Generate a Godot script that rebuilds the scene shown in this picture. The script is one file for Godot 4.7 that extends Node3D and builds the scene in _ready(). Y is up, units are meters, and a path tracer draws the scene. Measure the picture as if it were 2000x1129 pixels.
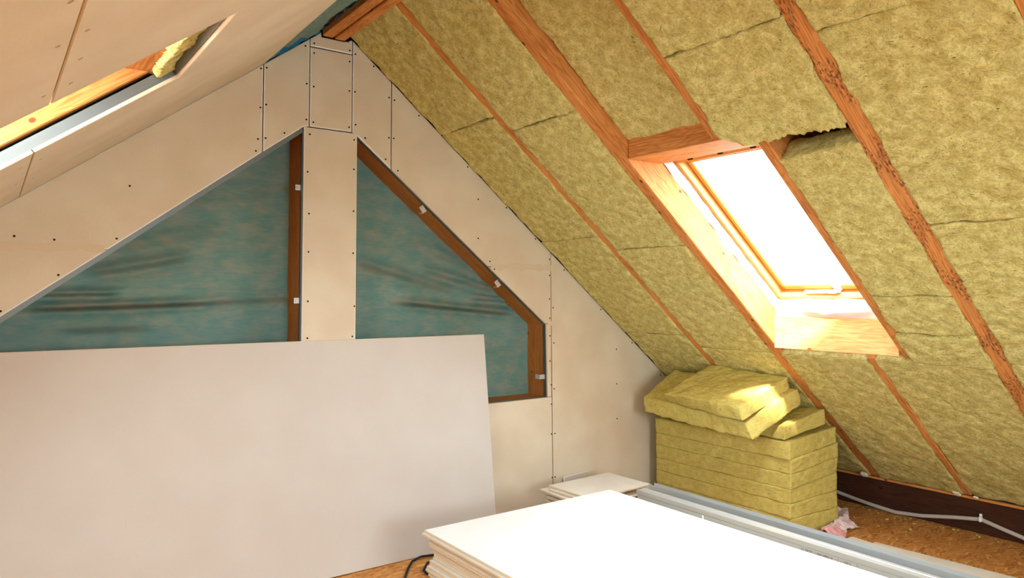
extends Node3D
# Attic under conversion. The gable is the plane z = 0, the floor y = 0, the ridge runs along z at x = 1.574.
# Right slope: R3(s, z, d), left slope: L3(s, z, d): s down the slope from the ridge, d outwards from the inner face.

const RIDGE := Vector2(1.574, 3.024)
const RT := Vector2(0.776, -0.631)
const RN := Vector2(0.631, 0.776)
const LT := Vector2(-0.801, -0.599)
const LN := Vector2(-0.599, 0.801)
const SKY := Color(0.89, 0.965, 1.0)
const RIGHT_PANE := 3.9
const LEFT_PANE := 5.6
const BACK_FILL := 13.0
const FRONT_FILL := 12.0
const SKY_POWER := 3.0
const SUN := 15.0
const EXPOSURE := 1.0

var rng := RandomNumberGenerator.new()
var lump := FastNoiseLite.new()
var M := {}
var used := {}


func _ready() -> void:
	rng.seed = 7
	lump.noise_type = FastNoiseLite.TYPE_SIMPLEX_SMOOTH
	lump.fractal_type = FastNoiseLite.FRACTAL_NONE
	lump.frequency = 1.0
	lump.seed = 5
	camera_and_light()
	materials()
	shell()
	gable()
	gable_windows()
	left_slope()
	right_slope()
	skylight()
	leaning_board()
	board_pile()
	offcuts()
	profiles()
	wool_stack()
	eaves()
	small_things()


func camera_and_light() -> void:
	var cam := Camera3D.new()
	cam.name = "camera"
	cam.projection = Camera3D.PROJECTION_FRUSTUM
	cam.near = 0.05
	cam.far = 60.0
	cam.size = 1129.0 / 1421.42 * 0.05
	cam.frustum_offset = Vector2(0, -(564.5 - 496.0) / 1421.42 * 0.05)
	cam.position = Vector3(0, 1.5, 3.88)
	cam.rotation_degrees = Vector3(2.9712, -35.772, -0.1269)
	add_child(cam)
	cam.current = true
	var we := WorldEnvironment.new()
	we.name = "environment"
	var e := Environment.new()
	e.background_mode = Environment.BG_SKY
	var sm := ProceduralSkyMaterial.new()
	sm.sky_top_color = Color(0.86, 0.92, 1.0)
	sm.sky_horizon_color = Color(1.0, 1.0, 1.0)
	sm.ground_horizon_color = Color(0.75, 0.74, 0.72)
	sm.ground_bottom_color = Color(0.5, 0.49, 0.47)
	sm.sky_energy_multiplier = SKY_POWER
	sm.ground_energy_multiplier = SKY_POWER / 2.0
	var sk := Sky.new()
	sk.sky_material = sm
	e.sky = sk
	e.tonemap_mode = Environment.TONE_MAPPER_LINEAR
	e.tonemap_exposure = EXPOSURE
	e.sdfgi_enabled = true
	e.ssao_enabled = true
	e.ssil_enabled = true
	we.environment = e
	add_child(we)
	# hazy sun over the ridge
	var sun := DirectionalLight3D.new()
	sun.name = "sun"
	sun.light_color = Color(1.0, 0.95, 0.87)
	sun.light_energy = SUN
	sun.light_angular_distance = 5.0
	sun.shadow_enabled = true
	sun.basis = Basis.looking_at(Vector3(0.6, -1.0, -0.58))
	add_child(sun)
	# daylight in the two skylights
	pane_light("skylight_or_fill", R3(2.17, 1.60, 0.33), Basis(v3(RT), Vector3(0, 0, -1), v3(RN)), Vector2(1.06, 0.62), RIGHT_PANE)
	pane_light("skylight_or_fill", L3(2.12, 1.60, 0.33), Basis(v3(-LT), Vector3(0, 0, -1), v3(LN)), Vector2(1.06, 0.62), LEFT_PANE)
	pane_light("skylight_or_fill", L3(2.12, 4.40, 0.33), Basis(v3(-LT), Vector3(0, 0, -1), v3(LN)), Vector2(1.06, 0.62), BACK_FILL)  # fill light from the skylight added behind the camera
	pane_light("added_window_fill", Vector3(1.5, 1.45, 6.62), Basis(), Vector2(1.5, 1.2), FRONT_FILL)  # fill light from the window added behind the camera


func pane_light(called: String, at: Vector3, turn: Basis, size: Vector2, energy: float) -> void:
	var l := AreaLight3D.new()
	l.name = called
	l.area_size = size
	l.light_color = SKY
	l.light_energy = energy
	l.area_range = 14.0
	l.shadow_enabled = true
	l.transform = Transform3D(turn, at)
	add_child(l, true)


# ---------------------------------------------------------------- helpers

func v3(v: Vector2) -> Vector3:
	return Vector3(v.x, v.y, 0)


func R3(s: float, z: float, d: float) -> Vector3:
	var q := RIDGE + RT * s + RN * d
	return Vector3(q.x, q.y, z)


func L3(s: float, z: float, d: float) -> Vector3:
	var q := RIDGE + LT * s + LN * d
	return Vector3(q.x, q.y, z)


func RF(s: float, z: float, d: float) -> Transform3D:   # x down the slope, y outwards, z along the ridge
	return Transform3D(Basis(v3(RT), v3(RN), Vector3.BACK), R3(s, z, d))


func LF(s: float, z: float, d: float) -> Transform3D:   # x up the slope, y outwards, z along the ridge
	return Transform3D(Basis(v3(-LT), v3(LN), Vector3.BACK), L3(s, z, d))


func ZF(at: Vector3) -> Transform3D:                     # x along the ridge, y up
	return Transform3D(Basis(Vector3.BACK, Vector3.UP, Vector3.LEFT), at)


func YF(at: Vector3) -> Transform3D:                     # x up
	return Transform3D(Basis(Vector3.UP, Vector3.LEFT, Vector3.BACK), at)


func numbered(called: String) -> String:
	used[called] = used.get(called, -1) + 1
	return called if used[called] == 0 else "%s_%03d" % [called, used[called]]


func tag(o: Node3D, label: String, category: String, group := "") -> Node3D:
	o.set_meta("label", label)
	o.set_meta("category", category)
	if group:
		o.set_meta("group", group)
	return o


func thing(called: String, label: String, category: String, at := Transform3D(), group := "") -> Node3D:
	var o := Node3D.new()
	o.name = numbered(called)
	o.transform = at
	add_child(o)
	return tag(o, label, category, group)


func setting(called: String, at := Transform3D()) -> Node3D:
	var o := Node3D.new()
	o.name = called
	o.transform = at
	o.set_meta("kind", "structure")
	add_child(o)
	return o


func put(called: String, mesh: Mesh, parent: Node = self, at := Transform3D(), mat: Material = null) -> MeshInstance3D:
	var o := MeshInstance3D.new()
	o.name = numbered(called) if parent == self else called
	o.mesh = mesh
	if mat:
		o.material_override = mat
	o.transform = at
	o.cast_shadow = GeometryInstance3D.SHADOW_CASTING_SETTING_ON
	parent.add_child(o, true)
	return o


func newst() -> SurfaceTool:
	var st := SurfaceTool.new()
	st.begin(Mesh.PRIMITIVE_TRIANGLES)
	st.set_smooth_group(-1)
	return st


func done(st: SurfaceTool, mat: Material, into: ArrayMesh = null) -> ArrayMesh:
	st.generate_normals()
	var m := st.commit(into)
	m.surface_set_material(m.get_surface_count() - 1, mat)
	return m


func tri(st: SurfaceTool, a: Vector3, b: Vector3, c: Vector3, out: Vector3, ua: Vector2, ub: Vector2, uc: Vector2) -> void:
	if (c - a).cross(b - a).dot(out) < 0.0:
		var t := b
		b = c
		c = t
		var u := ub
		ub = uc
		uc = u
	st.set_uv(ua); st.add_vertex(a)
	st.set_uv(ub); st.add_vertex(b)
	st.set_uv(uc); st.add_vertex(c)


func flat_uv(p: Vector3, n: Vector3) -> Vector2:
	var a := n.abs()
	if a.x > a.y and a.x > a.z:
		return Vector2(p.z, p.y)
	if a.y > a.z:
		return Vector2(p.x, p.z)
	return Vector2(p.x, p.y)


func quad(st: SurfaceTool, a: Vector3, b: Vector3, c: Vector3, d: Vector3, out: Vector3, off := Vector2.ZERO) -> void:
	var ua := flat_uv(a, out) + off
	var ub := flat_uv(b, out) + off
	var uc := flat_uv(c, out) + off
	var ud := flat_uv(d, out) + off
	tri(st, a, b, c, out, ua, ub, uc)
	tri(st, a, c, d, out, ua, uc, ud)


# A box with chamfered edges; caps collects the two faces across y, or is the same tool.
func cbox(st: SurfaceTool, at: Vector3, size: Vector3, bev := 0.003, caps: SurfaceTool = null) -> void:
	var h := size / 2.0
	var b := minf(bev, minf(h.x, minf(h.y, h.z)) * 0.8)
	var off := Vector2(rng.randf() * 7.0, rng.randf() * 7.0)
	var i := h - Vector3(b, b, b)
	for ax in 3:
		var u := (ax + 1) % 3
		var v := (ax + 2) % 3
		for s in [-1.0, 1.0]:
			var q: Array[Vector3] = []
			for k in [[-1, -1], [1, -1], [1, 1], [-1, 1]]:
				var p := Vector3.ZERO
				p[ax] = s * h[ax]
				p[u] = k[0] * i[u]
				p[v] = k[1] * i[v]
				q.append(p + at)
			var n := Vector3.ZERO
			n[ax] = s
			quad(caps if caps and ax == 1 else st, q[0], q[1], q[2], q[3], n, off)
	if b <= 0.0:
		return
	for ax in 3:                                         # the chamfers along axis ax
		var u := (ax + 1) % 3
		var v := (ax + 2) % 3
		for su in [-1.0, 1.0]:
			for sv in [-1.0, 1.0]:
				var q: Array[Vector3] = []
				for k in [[-1, 0], [1, 0], [1, 1], [-1, 1]]:
					var p := Vector3.ZERO
					p[ax] = k[0] * i[ax]
					p[u] = su * (h[u] if k[1] == 0 else i[u])
					p[v] = sv * (i[v] if k[1] == 0 else h[v])
					q.append(p + at)
				var n := Vector3.ZERO
				n[u] = su
				n[v] = sv * 0.99
				quad(st, q[0], q[1], q[2], q[3], n, off)
	for sx in [-1.0, 1.0]:
		for sy in [-1.0, 1.0]:
			for sz in [-1.0, 1.0]:
				var g := Vector3(sx, sy, sz)
				var a := at + g * Vector3(h.x, i.y, i.z)
				var bb := at + g * Vector3(i.x, h.y, i.z)
				var c := at + g * Vector3(i.x, i.y, h.z)
				tri(st, a, bb, c, g, off, off, off)


func box_mesh(size: Vector3, mat: Material, bev := 0.003) -> ArrayMesh:
	var st := newst()
	cbox(st, Vector3.ZERO, size, bev)
	return done(st, mat)


func board_mesh(size: Vector3, face: Material, edge: Material, bev := 0.0025) -> ArrayMesh:   # lies flat, thin along y
	var st := newst()
	var cp := newst()
	cbox(st, Vector3.ZERO, size, bev, cp)
	return done(st, edge, done(cp, face))


# A wooden piece: long along its own x. Its four long edges wander a little, as sawn timber's do.
func beam(called: String, size: Vector3, mat: Material, parent: Node, at: Transform3D, bev := 0.004) -> MeshInstance3D:
	return put(called, box_mesh(size, mat, bev), parent, at)


# A sheet cut to a polygon (x, y), its face at z = 0, its back at z = -thick, with a chamfered rim.
func sheet_mesh(poly: PackedVector2Array, thick: float, face: Material, edge: Material, bev := 0.003) -> ArrayMesh:
	if not Geometry2D.is_polygon_clockwise(poly):
		poly.reverse()
	var n := poly.size()
	var inner := PackedVector2Array()
	for k in n:
		var a := (poly[k] - poly[(k + n - 1) % n]).normalized()
		var b := (poly[(k + 1) % n] - poly[k]).normalized()
		var na := Vector2(a.y, -a.x)
		var nb := Vector2(b.y, -b.x)
		var m := (na + nb).normalized()
		inner.append(poly[k] + m * bev / maxf(0.3, m.dot(na)))
	var tr := Geometry2D.triangulate_polygon(inner)
	var st := newst()
	for k in range(0, tr.size(), 3):
		var a := inner[tr[k]]
		var b := inner[tr[k + 1]]
		var c := inner[tr[k + 2]]
		tri(st, Vector3(a.x, a.y, 0), Vector3(b.x, b.y, 0), Vector3(c.x, c.y, 0), Vector3.BACK, a, b, c)
	var m := done(st, face)
	st = newst()
	tr = Geometry2D.triangulate_polygon(poly)
	for k in range(0, tr.size(), 3):
		var a := poly[tr[k]]
		var b := poly[tr[k + 1]]
		var c := poly[tr[k + 2]]
		tri(st, Vector3(a.x, a.y, -thick), Vector3(b.x, b.y, -thick), Vector3(c.x, c.y, -thick), Vector3.FORWARD, a, b, c)
	for k in n:
		var a := poly[k]
		var b := poly[(k + 1) % n]
		var ia := inner[k]
		var ib := inner[(k + 1) % n]
		var d := (b - a).normalized()
		var out := Vector3(-d.y, d.x, 0)
		var A := Vector3(a.x, a.y, -bev)
		var B := Vector3(b.x, b.y, -bev)
		quad(st, A, B, Vector3(ib.x, ib.y, 0), Vector3(ia.x, ia.y, 0), out + Vector3.BACK)
		quad(st, A, B, Vector3(b.x, b.y, -thick), Vector3(a.x, a.y, -thick), out)
	return done(st, edge, m)


# A batt of mineral wool: a rounded box with lumpy faces and ragged rims. map turns a point of the box into its place.
func batt_mesh(size: Vector3, cell: float, mat: Material, o := {}) -> ArrayMesh:
	var h := size / 2.0
	var r: float = o.get("round", 0.012)
	var rough: float = o.get("rough", 0.006)
	var wob: float = o.get("wob", 0.008)
	var skip: Array = o.get("skip", [])
	var map = o.get("map")
	var uvk: float = o.get("uv", 1.0)
	var inner := h - Vector3(r, r, r)
	var off := Vector3(rng.randf(), rng.randf(), rng.randf()) * 90.0
	var uvo := Vector2(rng.randf(), rng.randf())
	var V := PackedVector3Array()
	var N := PackedVector3Array()
	var U := PackedVector2Array()
	var I := PackedInt32Array()
	var rim := {}
	for ax in 3:
		var u := (ax + 1) % 3
		var v := (ax + 2) % 3
		for s in [-1.0, 1.0]:
			if [ax, int(s)] in skip:
				continue
			var nu := maxi(2, int(ceil(size[u] / cell)))
			var nv := maxi(2, int(ceil(size[v] / cell)))
			var base := V.size()
			for i in nu + 1:
				for j in nv + 1:
					var p := Vector3.ZERO
					p[ax] = s * h[ax]
					p[u] = -h[u] + size[u] * i / nu
					p[v] = -h[v] + size[v] * j / nv
					var key := Vector3i((p * 8000.0).round())
					var q := p.clamp(-inner, inner)
					var dir := (p - q).normalized()
					var w := p + off
					var bump := lump.get_noise_3dv(w * 7.0) * rough + lump.get_noise_3dv(w * 23.0) * rough * 0.45 + absf(lump.get_noise_3dv(w * 61.0)) * rough * 0.4
					var rr := r + bump
					var fine := lump.get_noise_3dv(w * 38.0) * 0.4
					var pp := q + dir * rr + Vector3(lump.get_noise_3dv(w * 5.0 + Vector3(40, 0, 0)) + fine, 0, lump.get_noise_3dv(w * 5.0 + Vector3(0, 40, 0)) + fine) * wob
					if map:
						pp = map.call(pp)
					V.append(pp)
					N.append(Vector3.ZERO)
					var uv := Vector2(p.z, p.y) if ax == 0 else (Vector2(p.x, p.z) if ax == 1 else Vector2(p.x, p.y))
					if o.get("along_z", false) and ax == 1:
						uv = Vector2(p.z, p.x)
					U.append(uv * uvk + uvo)
					if i == 0 or j == 0 or i == nu or j == nv:
						if not rim.has(key):
							rim[key] = []
						rim[key].append(V.size() - 1)
			for i in nu:
				for j in nv:
					var a := base + i * (nv + 1) + j
					var b := a + nv + 1
					if s > 0.0:
						I.append_array([a, b + 1, b, a, a + 1, b + 1])
					else:
						I.append_array([a, b, b + 1, a, b + 1, a + 1])
	for k in range(0, I.size(), 3):
		var n := (V[I[k + 2]] - V[I[k]]).cross(V[I[k + 1]] - V[I[k]])
		N[I[k]] += n
		N[I[k + 1]] += n
		N[I[k + 2]] += n
	for key in rim:
		var sum := Vector3.ZERO
		for k in rim[key]:
			sum += N[k]
		for k in rim[key]:
			N[k] = sum
	for k in N.size():
		N[k] = N[k].normalized()
	var arr := []
	arr.resize(Mesh.ARRAY_MAX)
	arr[Mesh.ARRAY_VERTEX] = V
	arr[Mesh.ARRAY_NORMAL] = N
	arr[Mesh.ARRAY_TEX_UV] = U
	arr[Mesh.ARRAY_INDEX] = I
	var m := ArrayMesh.new()
	m.add_surface_from_arrays(Mesh.PRIMITIVE_TRIANGLES, arr)
	m.surface_set_material(0, mat)
	return m


# A grid surface of nu x nv cells, point(u, v) for u, v in 0..1; cells whose keep(u, v) is false are left out.
func grid_mesh(nu: int, nv: int, point: Callable, mat: Material, uvsize: Vector2, keep = null, tint = null) -> ArrayMesh:
	var st := SurfaceTool.new()
	st.begin(Mesh.PRIMITIVE_TRIANGLES)
	for i in nu + 1:
		for j in nv + 1:
			var u := float(i) / nu
			var v := float(j) / nv
			st.set_uv(Vector2(u, v) * uvsize)
			if tint:
				st.set_color(tint.call(u, v))
			st.add_vertex(point.call(u, v))
	for i in nu:
		for j in nv:
			if keep and not keep.call((i + 0.5) / nu, (j + 0.5) / nv):
				continue
			var a := i * (nv + 1) + j
			var b := a + nv + 1
			for k in [a, b, b + 1, a, b + 1, a + 1]:
				st.add_index(k)
	st.generate_normals()
	var m := st.commit()
	m.surface_set_material(0, mat)
	return m


# A tube along points.
func tube_mesh(pts: PackedVector3Array, r: float, mat: Material, sides := 10, ribs := 0.0) -> ArrayMesh:
	var c := Curve3D.new()
	for k in pts.size():
		var t := (pts[mini(k + 1, pts.size() - 1)] - pts[maxi(k - 1, 0)]) / 6.0
		c.add_point(pts[k], -t, t)
	var len := c.get_baked_length()
	var step := 0.004 if ribs > 0.0 else 0.012
	var n := int(len / step)
	var f := func(u: float, v: float) -> Vector3:
		var p := c.sample_baked(u * len)
		var d := (c.sample_baked(minf(len, u * len + 0.01)) - c.sample_baked(maxf(0.0, u * len - 0.01))).normalized()
		var a := d.cross(Vector3.UP if absf(d.y) < 0.9 else Vector3.RIGHT).normalized()
		var b := d.cross(a)
		var rr := r * (1.0 + ribs * sin(u * len * TAU / 0.016))
		return p + (a * cos(v * TAU) + b * sin(v * TAU)) * rr
	return grid_mesh(n, sides, f, mat, Vector2(len, 0.1))


# A thin folded metal profile: the section (x, y) swept along z from 0 to len.
func profile_mesh(sec: PackedVector2Array, th: float, len: float, mat: Material) -> ArrayMesh:
	var st := newst()
	var n := sec.size()
	var lo := PackedVector2Array()
	for k in n:
		var a := (sec[k] - sec[maxi(k - 1, 0)]).normalized()
		var b := (sec[mini(k + 1, n - 1)] - sec[k]).normalized()
		if k == 0: a = b
		if k == n - 1: b = a
		var na := Vector2(a.y, -a.x)
		var m := (na + Vector2(b.y, -b.x)).normalized()
		lo.append(sec[k] + m * th / maxf(0.4, m.dot(na)))
	for k in n - 1:
		var d := (sec[k + 1] - sec[k]).normalized()
		var nn := Vector3(d.y, -d.x, 0)
		quad(st, vz(sec[k], 0), vz(sec[k + 1], 0), vz(sec[k + 1], len), vz(sec[k], len), -nn)
		quad(st, vz(lo[k], 0), vz(lo[k + 1], 0), vz(lo[k + 1], len), vz(lo[k], len), nn)
		quad(st, vz(sec[k], 0), vz(sec[k + 1], 0), vz(lo[k + 1], 0), vz(lo[k], 0), Vector3.FORWARD)
		quad(st, vz(sec[k], len), vz(sec[k + 1], len), vz(lo[k + 1], len), vz(lo[k], len), Vector3.BACK)
	for k in [0, n - 1]:
		var e := (sec[0] - sec[1]) if k == 0 else (sec[n - 1] - sec[n - 2])
		quad(st, vz(sec[k], 0), vz(sec[k], len), vz(lo[k], len), vz(lo[k], 0), v3(e))
	return done(st, mat)


func vz(p: Vector2, z: float) -> Vector3:
	return Vector3(p.x, p.y, z)


# ---------------------------------------------------------------- materials

func mat(called: String, color: Color, rough := 0.9, metal := 0.0) -> StandardMaterial3D:
	var m := StandardMaterial3D.new()
	m.resource_name = called
	m.albedo_color = color
	m.roughness = rough
	m.metallic = metal
	m.metallic_specular = 0.35
	M[called] = m
	return m


func grey(w: int, h: int, freq: float, seed_: int, fractal := FastNoiseLite.FRACTAL_FBM, oct := 4, warp := 0.0, kind := FastNoiseLite.TYPE_SIMPLEX_SMOOTH) -> PackedByteArray:
	var n := FastNoiseLite.new()
	n.noise_type = kind
	n.seed = seed_
	n.frequency = freq
	n.fractal_type = fractal
	n.fractal_octaves = oct
	if warp > 0.0:
		n.domain_warp_enabled = true
		n.domain_warp_type = FastNoiseLite.DOMAIN_WARP_SIMPLEX
		n.domain_warp_amplitude = warp
		n.domain_warp_frequency = freq * 0.6
		n.domain_warp_fractal_octaves = 2
	var im := n.get_seamless_image(w, h, false, false, 0.15)
	im.convert(Image.FORMAT_L8)
	return im.get_data()


func stretched(w: int, h: int, kx: int, ky: int, freq: float, seed_: int, fractal := FastNoiseLite.FRACTAL_FBM, oct := 4, warp := 0.0) -> PackedByteArray:
	var d := grey(w / kx, h / ky, freq, seed_, fractal, oct, warp)
	var im := Image.create_from_data(w / kx, h / ky, false, Image.FORMAT_L8, d)
	im.resize(w, h, Image.INTERPOLATE_CUBIC)
	return im.get_data()


func textured(m: StandardMaterial3D, w: int, h: int, rgb8: PackedByteArray, height: PackedByteArray, cm: float, scale: Vector3) -> void:
	m.albedo_color = Color.WHITE
	m.albedo_texture = ImageTexture.create_from_image(Image.create_from_data(w, h, false, Image.FORMAT_RGB8, rgb8))
	if height.size():
		m.heightmap_enabled = true
		m.heightmap_scale = cm
		m.heightmap_texture = ImageTexture.create_from_image(Image.create_from_data(w, h, false, Image.FORMAT_L8, height))
	m.uv1_scale = scale


# Mineral wool: blotches, then some thousands of short curled fibres laid over one another, then torn cracks with their shade put into the colour.
func wool_material(called: String, w: int, h: int, along: float, seed_: int, dark: Color, light: Color, scale: Vector3, cm: float) -> void:
	var blot := grey(w, h, 0.010, seed_, FastNoiseLite.FRACTAL_FBM, 5)
	var gold := grey(w, h, 0.035, seed_ + 4, FastNoiseLite.FRACTAL_FBM, 3)
	var kc := 4 if along > 0.5 else 1
	var clump := stretched(w - w % kc, h, kc, 1, 0.024, seed_ + 8, FastNoiseLite.FRACTAL_RIDGED, 4, 26.0)
	var kx := 4 if along > 0.5 else 1
	var gap := stretched(w, h, kx, 1, 0.009, seed_ + 3, FastNoiseLite.FRACTAL_RIDGED, 4, 40.0)
	var gate := grey(w, h, 0.006, seed_ + 6, FastNoiseLite.FRACTAL_FBM, 2)
	var R := PackedFloat32Array()
	var G := PackedFloat32Array()
	var B := PackedFloat32Array()
	var H := PackedFloat32Array()
	for q in [R, G, B, H]:
		q.resize(w * h)
	var amber := Color(0.84, 0.66, 0.24)
	for k in w * h:
		var cl := clump[k] / 255.0 - 0.5
		var t := clampf(0.5 + ((blot[k] / 255.0 - 0.5) * 1.0 + cl * 0.9) * (1.0 - along * 0.55), 0.0, 1.0)
		var c := dark.lerp(light, t).lerp(amber, smoothstep(0.70, 0.84, gold[k] / 255.0) * 0.6)
		R[k] = c.r
		G[k] = c.g
		B[k] = c.b
		H[k] = 0.45 + cl * 0.35 * (1.0 - along * 0.6)
	var r := RandomNumberGenerator.new()
	r.seed = seed_
	for n in int(w * h / 55.0):
		var x := r.randf() * w
		var y := r.randf() * h
		var a := r.randf() * TAU if along < 0.5 else r.randfn(0.0, 0.22)
		var bend := r.randfn(0.0, 0.035) * (1.0 if along < 0.5 else 0.35)
		var L := r.randi_range(10, 34)
		var lit := r.randf()
		var c := Color(0.93, 0.89, 0.72) if lit > 0.62 else (Color(0.50, 0.41, 0.22) if lit < 0.30 else light)
		var al := r.randf_range(0.12, 0.42)
		var up := 0.10 if lit > 0.62 else (-0.12 if lit < 0.30 else 0.04)
		for i in L:
			var k := posmod(int(y), h) * w + posmod(int(x), w)
			R[k] += (c.r - R[k]) * al
			G[k] += (c.g - G[k]) * al
			B[k] += (c.b - B[k]) * al
			H[k] += up * al * 3.0
			x += cos(a)
			y += sin(a)
			a += bend
	var out := PackedByteArray()
	out.resize(w * h * 3)
	var hh := PackedByteArray()
	hh.resize(w * h)
	for k in w * h:
		var ck := smoothstep(0.86, 0.98, gap[k] / 255.0) * smoothstep(0.46, 0.62, gate[k] / 255.0) * 0.6
		out[k * 3] = int(clampf(lerpf(R[k], 0.30, ck), 0.0, 1.0) * 255.0)
		out[k * 3 + 1] = int(clampf(lerpf(G[k], 0.235, ck), 0.0, 1.0) * 255.0)
		out[k * 3 + 2] = int(clampf(lerpf(B[k], 0.12, ck), 0.0, 1.0) * 255.0)
		hh[k] = int(clampf(H[k] - ck * 0.8, 0.0, 1.0) * 255.0)
	var m := mat(called, Color.WHITE, 1.0)
	m.metallic_specular = 0.1
	textured(m, w, h, out, hh, cm, scale)


func wood_material(called: String, seed_: int, dark: Color, light: Color, knot: Color, rough: float, stain := 0.0) -> void:
	var w := 768
	var h := 256
	var warp := stretched(w, h, 6, 1, 0.02, seed_, FastNoiseLite.FRACTAL_FBM, 3)
	var streak := stretched(w, h, 24, 1, 0.12, seed_ + 1, FastNoiseLite.FRACTAL_FBM, 3)
	var tone := stretched(w, h, 4, 1, 0.012, seed_ + 2, FastNoiseLite.FRACTAL_FBM, 2)
	var mould := stretched(w, h, 3, 1, 0.14, seed_ + 3, FastNoiseLite.FRACTAL_FBM, 4)
	var r := RandomNumberGenerator.new()
	r.seed = seed_
	var knots: Array[Vector3] = []
	for k in 3:
		knots.append(Vector3((k + 0.2 + r.randf() * 0.6) * w / 3.0, r.randf_range(0.15, 0.85) * h, r.randf_range(7, 12)))
	var out := PackedByteArray()
	out.resize(w * h * 3)
	var hh := PackedByteArray()
	hh.resize(w * h)
	for y in h:
		for x in w:
			var k := y * w + x
			var ph := float(y) / h * 9.0 + (warp[k] / 255.0 - 0.5) * 3.4
			var core := 0.0
			for n in knots:
				var dx := (x - n.x) / (n.z * 2.6)
				var dy := (y - n.y) / n.z
				var q := dx * dx + dy * dy
				if q < 14.0:
					ph += signf(dy) * 1.1 * exp(-q * 0.35) * clampf(absf(dy) * 3.0, 0.0, 1.0)
					var ex := (x - n.x) / (n.z * 0.95)
					var ey := (y - n.y) / (n.z * 0.72)
					core = maxf(core, 1.0 - smoothstep(0.35, 1.0, ex * ex + ey * ey))
			var ring := pow(0.5 + 0.5 * sin(ph * TAU), 1.8)
			var t := clampf(0.18 + ring * 0.42 + (streak[k] / 255.0 - 0.5) * 0.9 + (tone[k] / 255.0 - 0.5) * 0.5, 0.0, 1.0)
			var c := light.lerp(dark, t).lerp(knot, core * 0.85)
			if stain > 0.0:
				c = c.lerp(Color(0.25, 0.18, 0.14), stain * smoothstep(0.54, 0.72, mould[k] / 255.0) * smoothstep(0.50, 0.64, tone[k] / 255.0))
			out[k * 3] = int(c.r * 255.0)
			out[k * 3 + 1] = int(c.g * 255.0)
			out[k * 3 + 2] = int(c.b * 255.0)
			hh[k] = int(clampf(0.7 - t * 0.35, 0.0, 1.0) * 255.0)
	var m := mat(called, Color.WHITE, rough)
	textured(m, w, h, out, hh, 0.05, Vector3(0.85, 2.6, 1))


func paper_material(called: String, base: Color, other: Color, seed_: int, amount: float) -> void:
	var w := 512
	var big := grey(w, w, 0.006, seed_, FastNoiseLite.FRACTAL_FBM, 3)
	var fine := stretched(w, w, 1, 2, 0.20, seed_ + 1, FastNoiseLite.FRACTAL_FBM, 2)
	var out := PackedByteArray()
	out.resize(w * w * 3)
	for k in w * w:
		var t := clampf(0.5 + (big[k] / 255.0 - 0.5) * 1.6 + (fine[k] / 255.0 - 0.5) * 0.5, 0.0, 1.0)
		var c := base.lerp(other, t * amount)
		out[k * 3] = int(c.r * 255.0)
		out[k * 3 + 1] = int(c.g * 255.0)
		out[k * 3 + 2] = int(c.b * 255.0)
	var m := mat(called, Color.WHITE, 0.9)
	m.metallic_specular = 0.2
	textured(m, w, w, out, PackedByteArray(), 0.0, Vector3(0.8, 0.8, 0.8))


func membrane_material() -> void:
	var w := 512
	var blot := stretched(w, w, 2, 1, 0.02, 61, FastNoiseLite.FRACTAL_FBM, 5)
	var fine := stretched(w, w, 4, 1, 0.10, 62, FastNoiseLite.FRACTAL_FBM, 3)
	var out := PackedByteArray()
	out.resize(w * w * 3)
	var teal := Color(0.37, 0.54, 0.525)
	var dull := Color(0.51, 0.57, 0.525)
	for k in w * w:
		var t := clampf(0.5 + (blot[k] / 255.0 - 0.5) * 1.3 + (fine[k] / 255.0 - 0.5) * 0.8, 0.0, 1.0)
		var c := teal.lerp(dull, t)
		out[k * 3] = int(c.r * 255.0)
		out[k * 3 + 1] = int(c.g * 255.0)
		out[k * 3 + 2] = int(c.b * 255.0)
	var m := mat("membrane", Color.WHITE, 0.55)
	m.cull_mode = BaseMaterial3D.CULL_DISABLED
	textured(m, w, w, out, PackedByteArray(), 0.0, Vector3(1, 1, 1))
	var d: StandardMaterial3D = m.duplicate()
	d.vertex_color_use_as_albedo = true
	M.membrane_tinted = d


func strand_board_material() -> void:
	var w := 1024
	var r := RandomNumberGenerator.new()
	r.seed = 12
	var im := Image.create(w, w, false, Image.FORMAT_RGB8)
	im.fill(Color(0.78, 0.54, 0.29))
	for k in 1900:
		var c := Color(0.90, 0.66, 0.38).lerp(Color(0.62, 0.37, 0.17), r.randf()).lerp(Color(0.86, 0.70, 0.47), maxf(0.0, r.randf() - 0.6))
		var a := r.randf_range(-0.7, 0.7)
		var L := r.randi_range(30, 90)
		var T := r.randi_range(5, 14)
		var at := Vector2(r.randf() * w, r.randf() * w)
		for i in L:
			for j in T:
				var p := at + Vector2(i, j).rotated(a)
				im.set_pixel(posmod(int(p.x), w), posmod(int(p.y), w), c.darkened(0.12 if j == 0 or i == 0 else 0.0))
	var m := mat("strand_board", Color.WHITE, 0.75)
	m.albedo_texture = ImageTexture.create_from_image(im)
	m.uv1_scale = Vector3(0.9, 0.9, 1)


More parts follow.
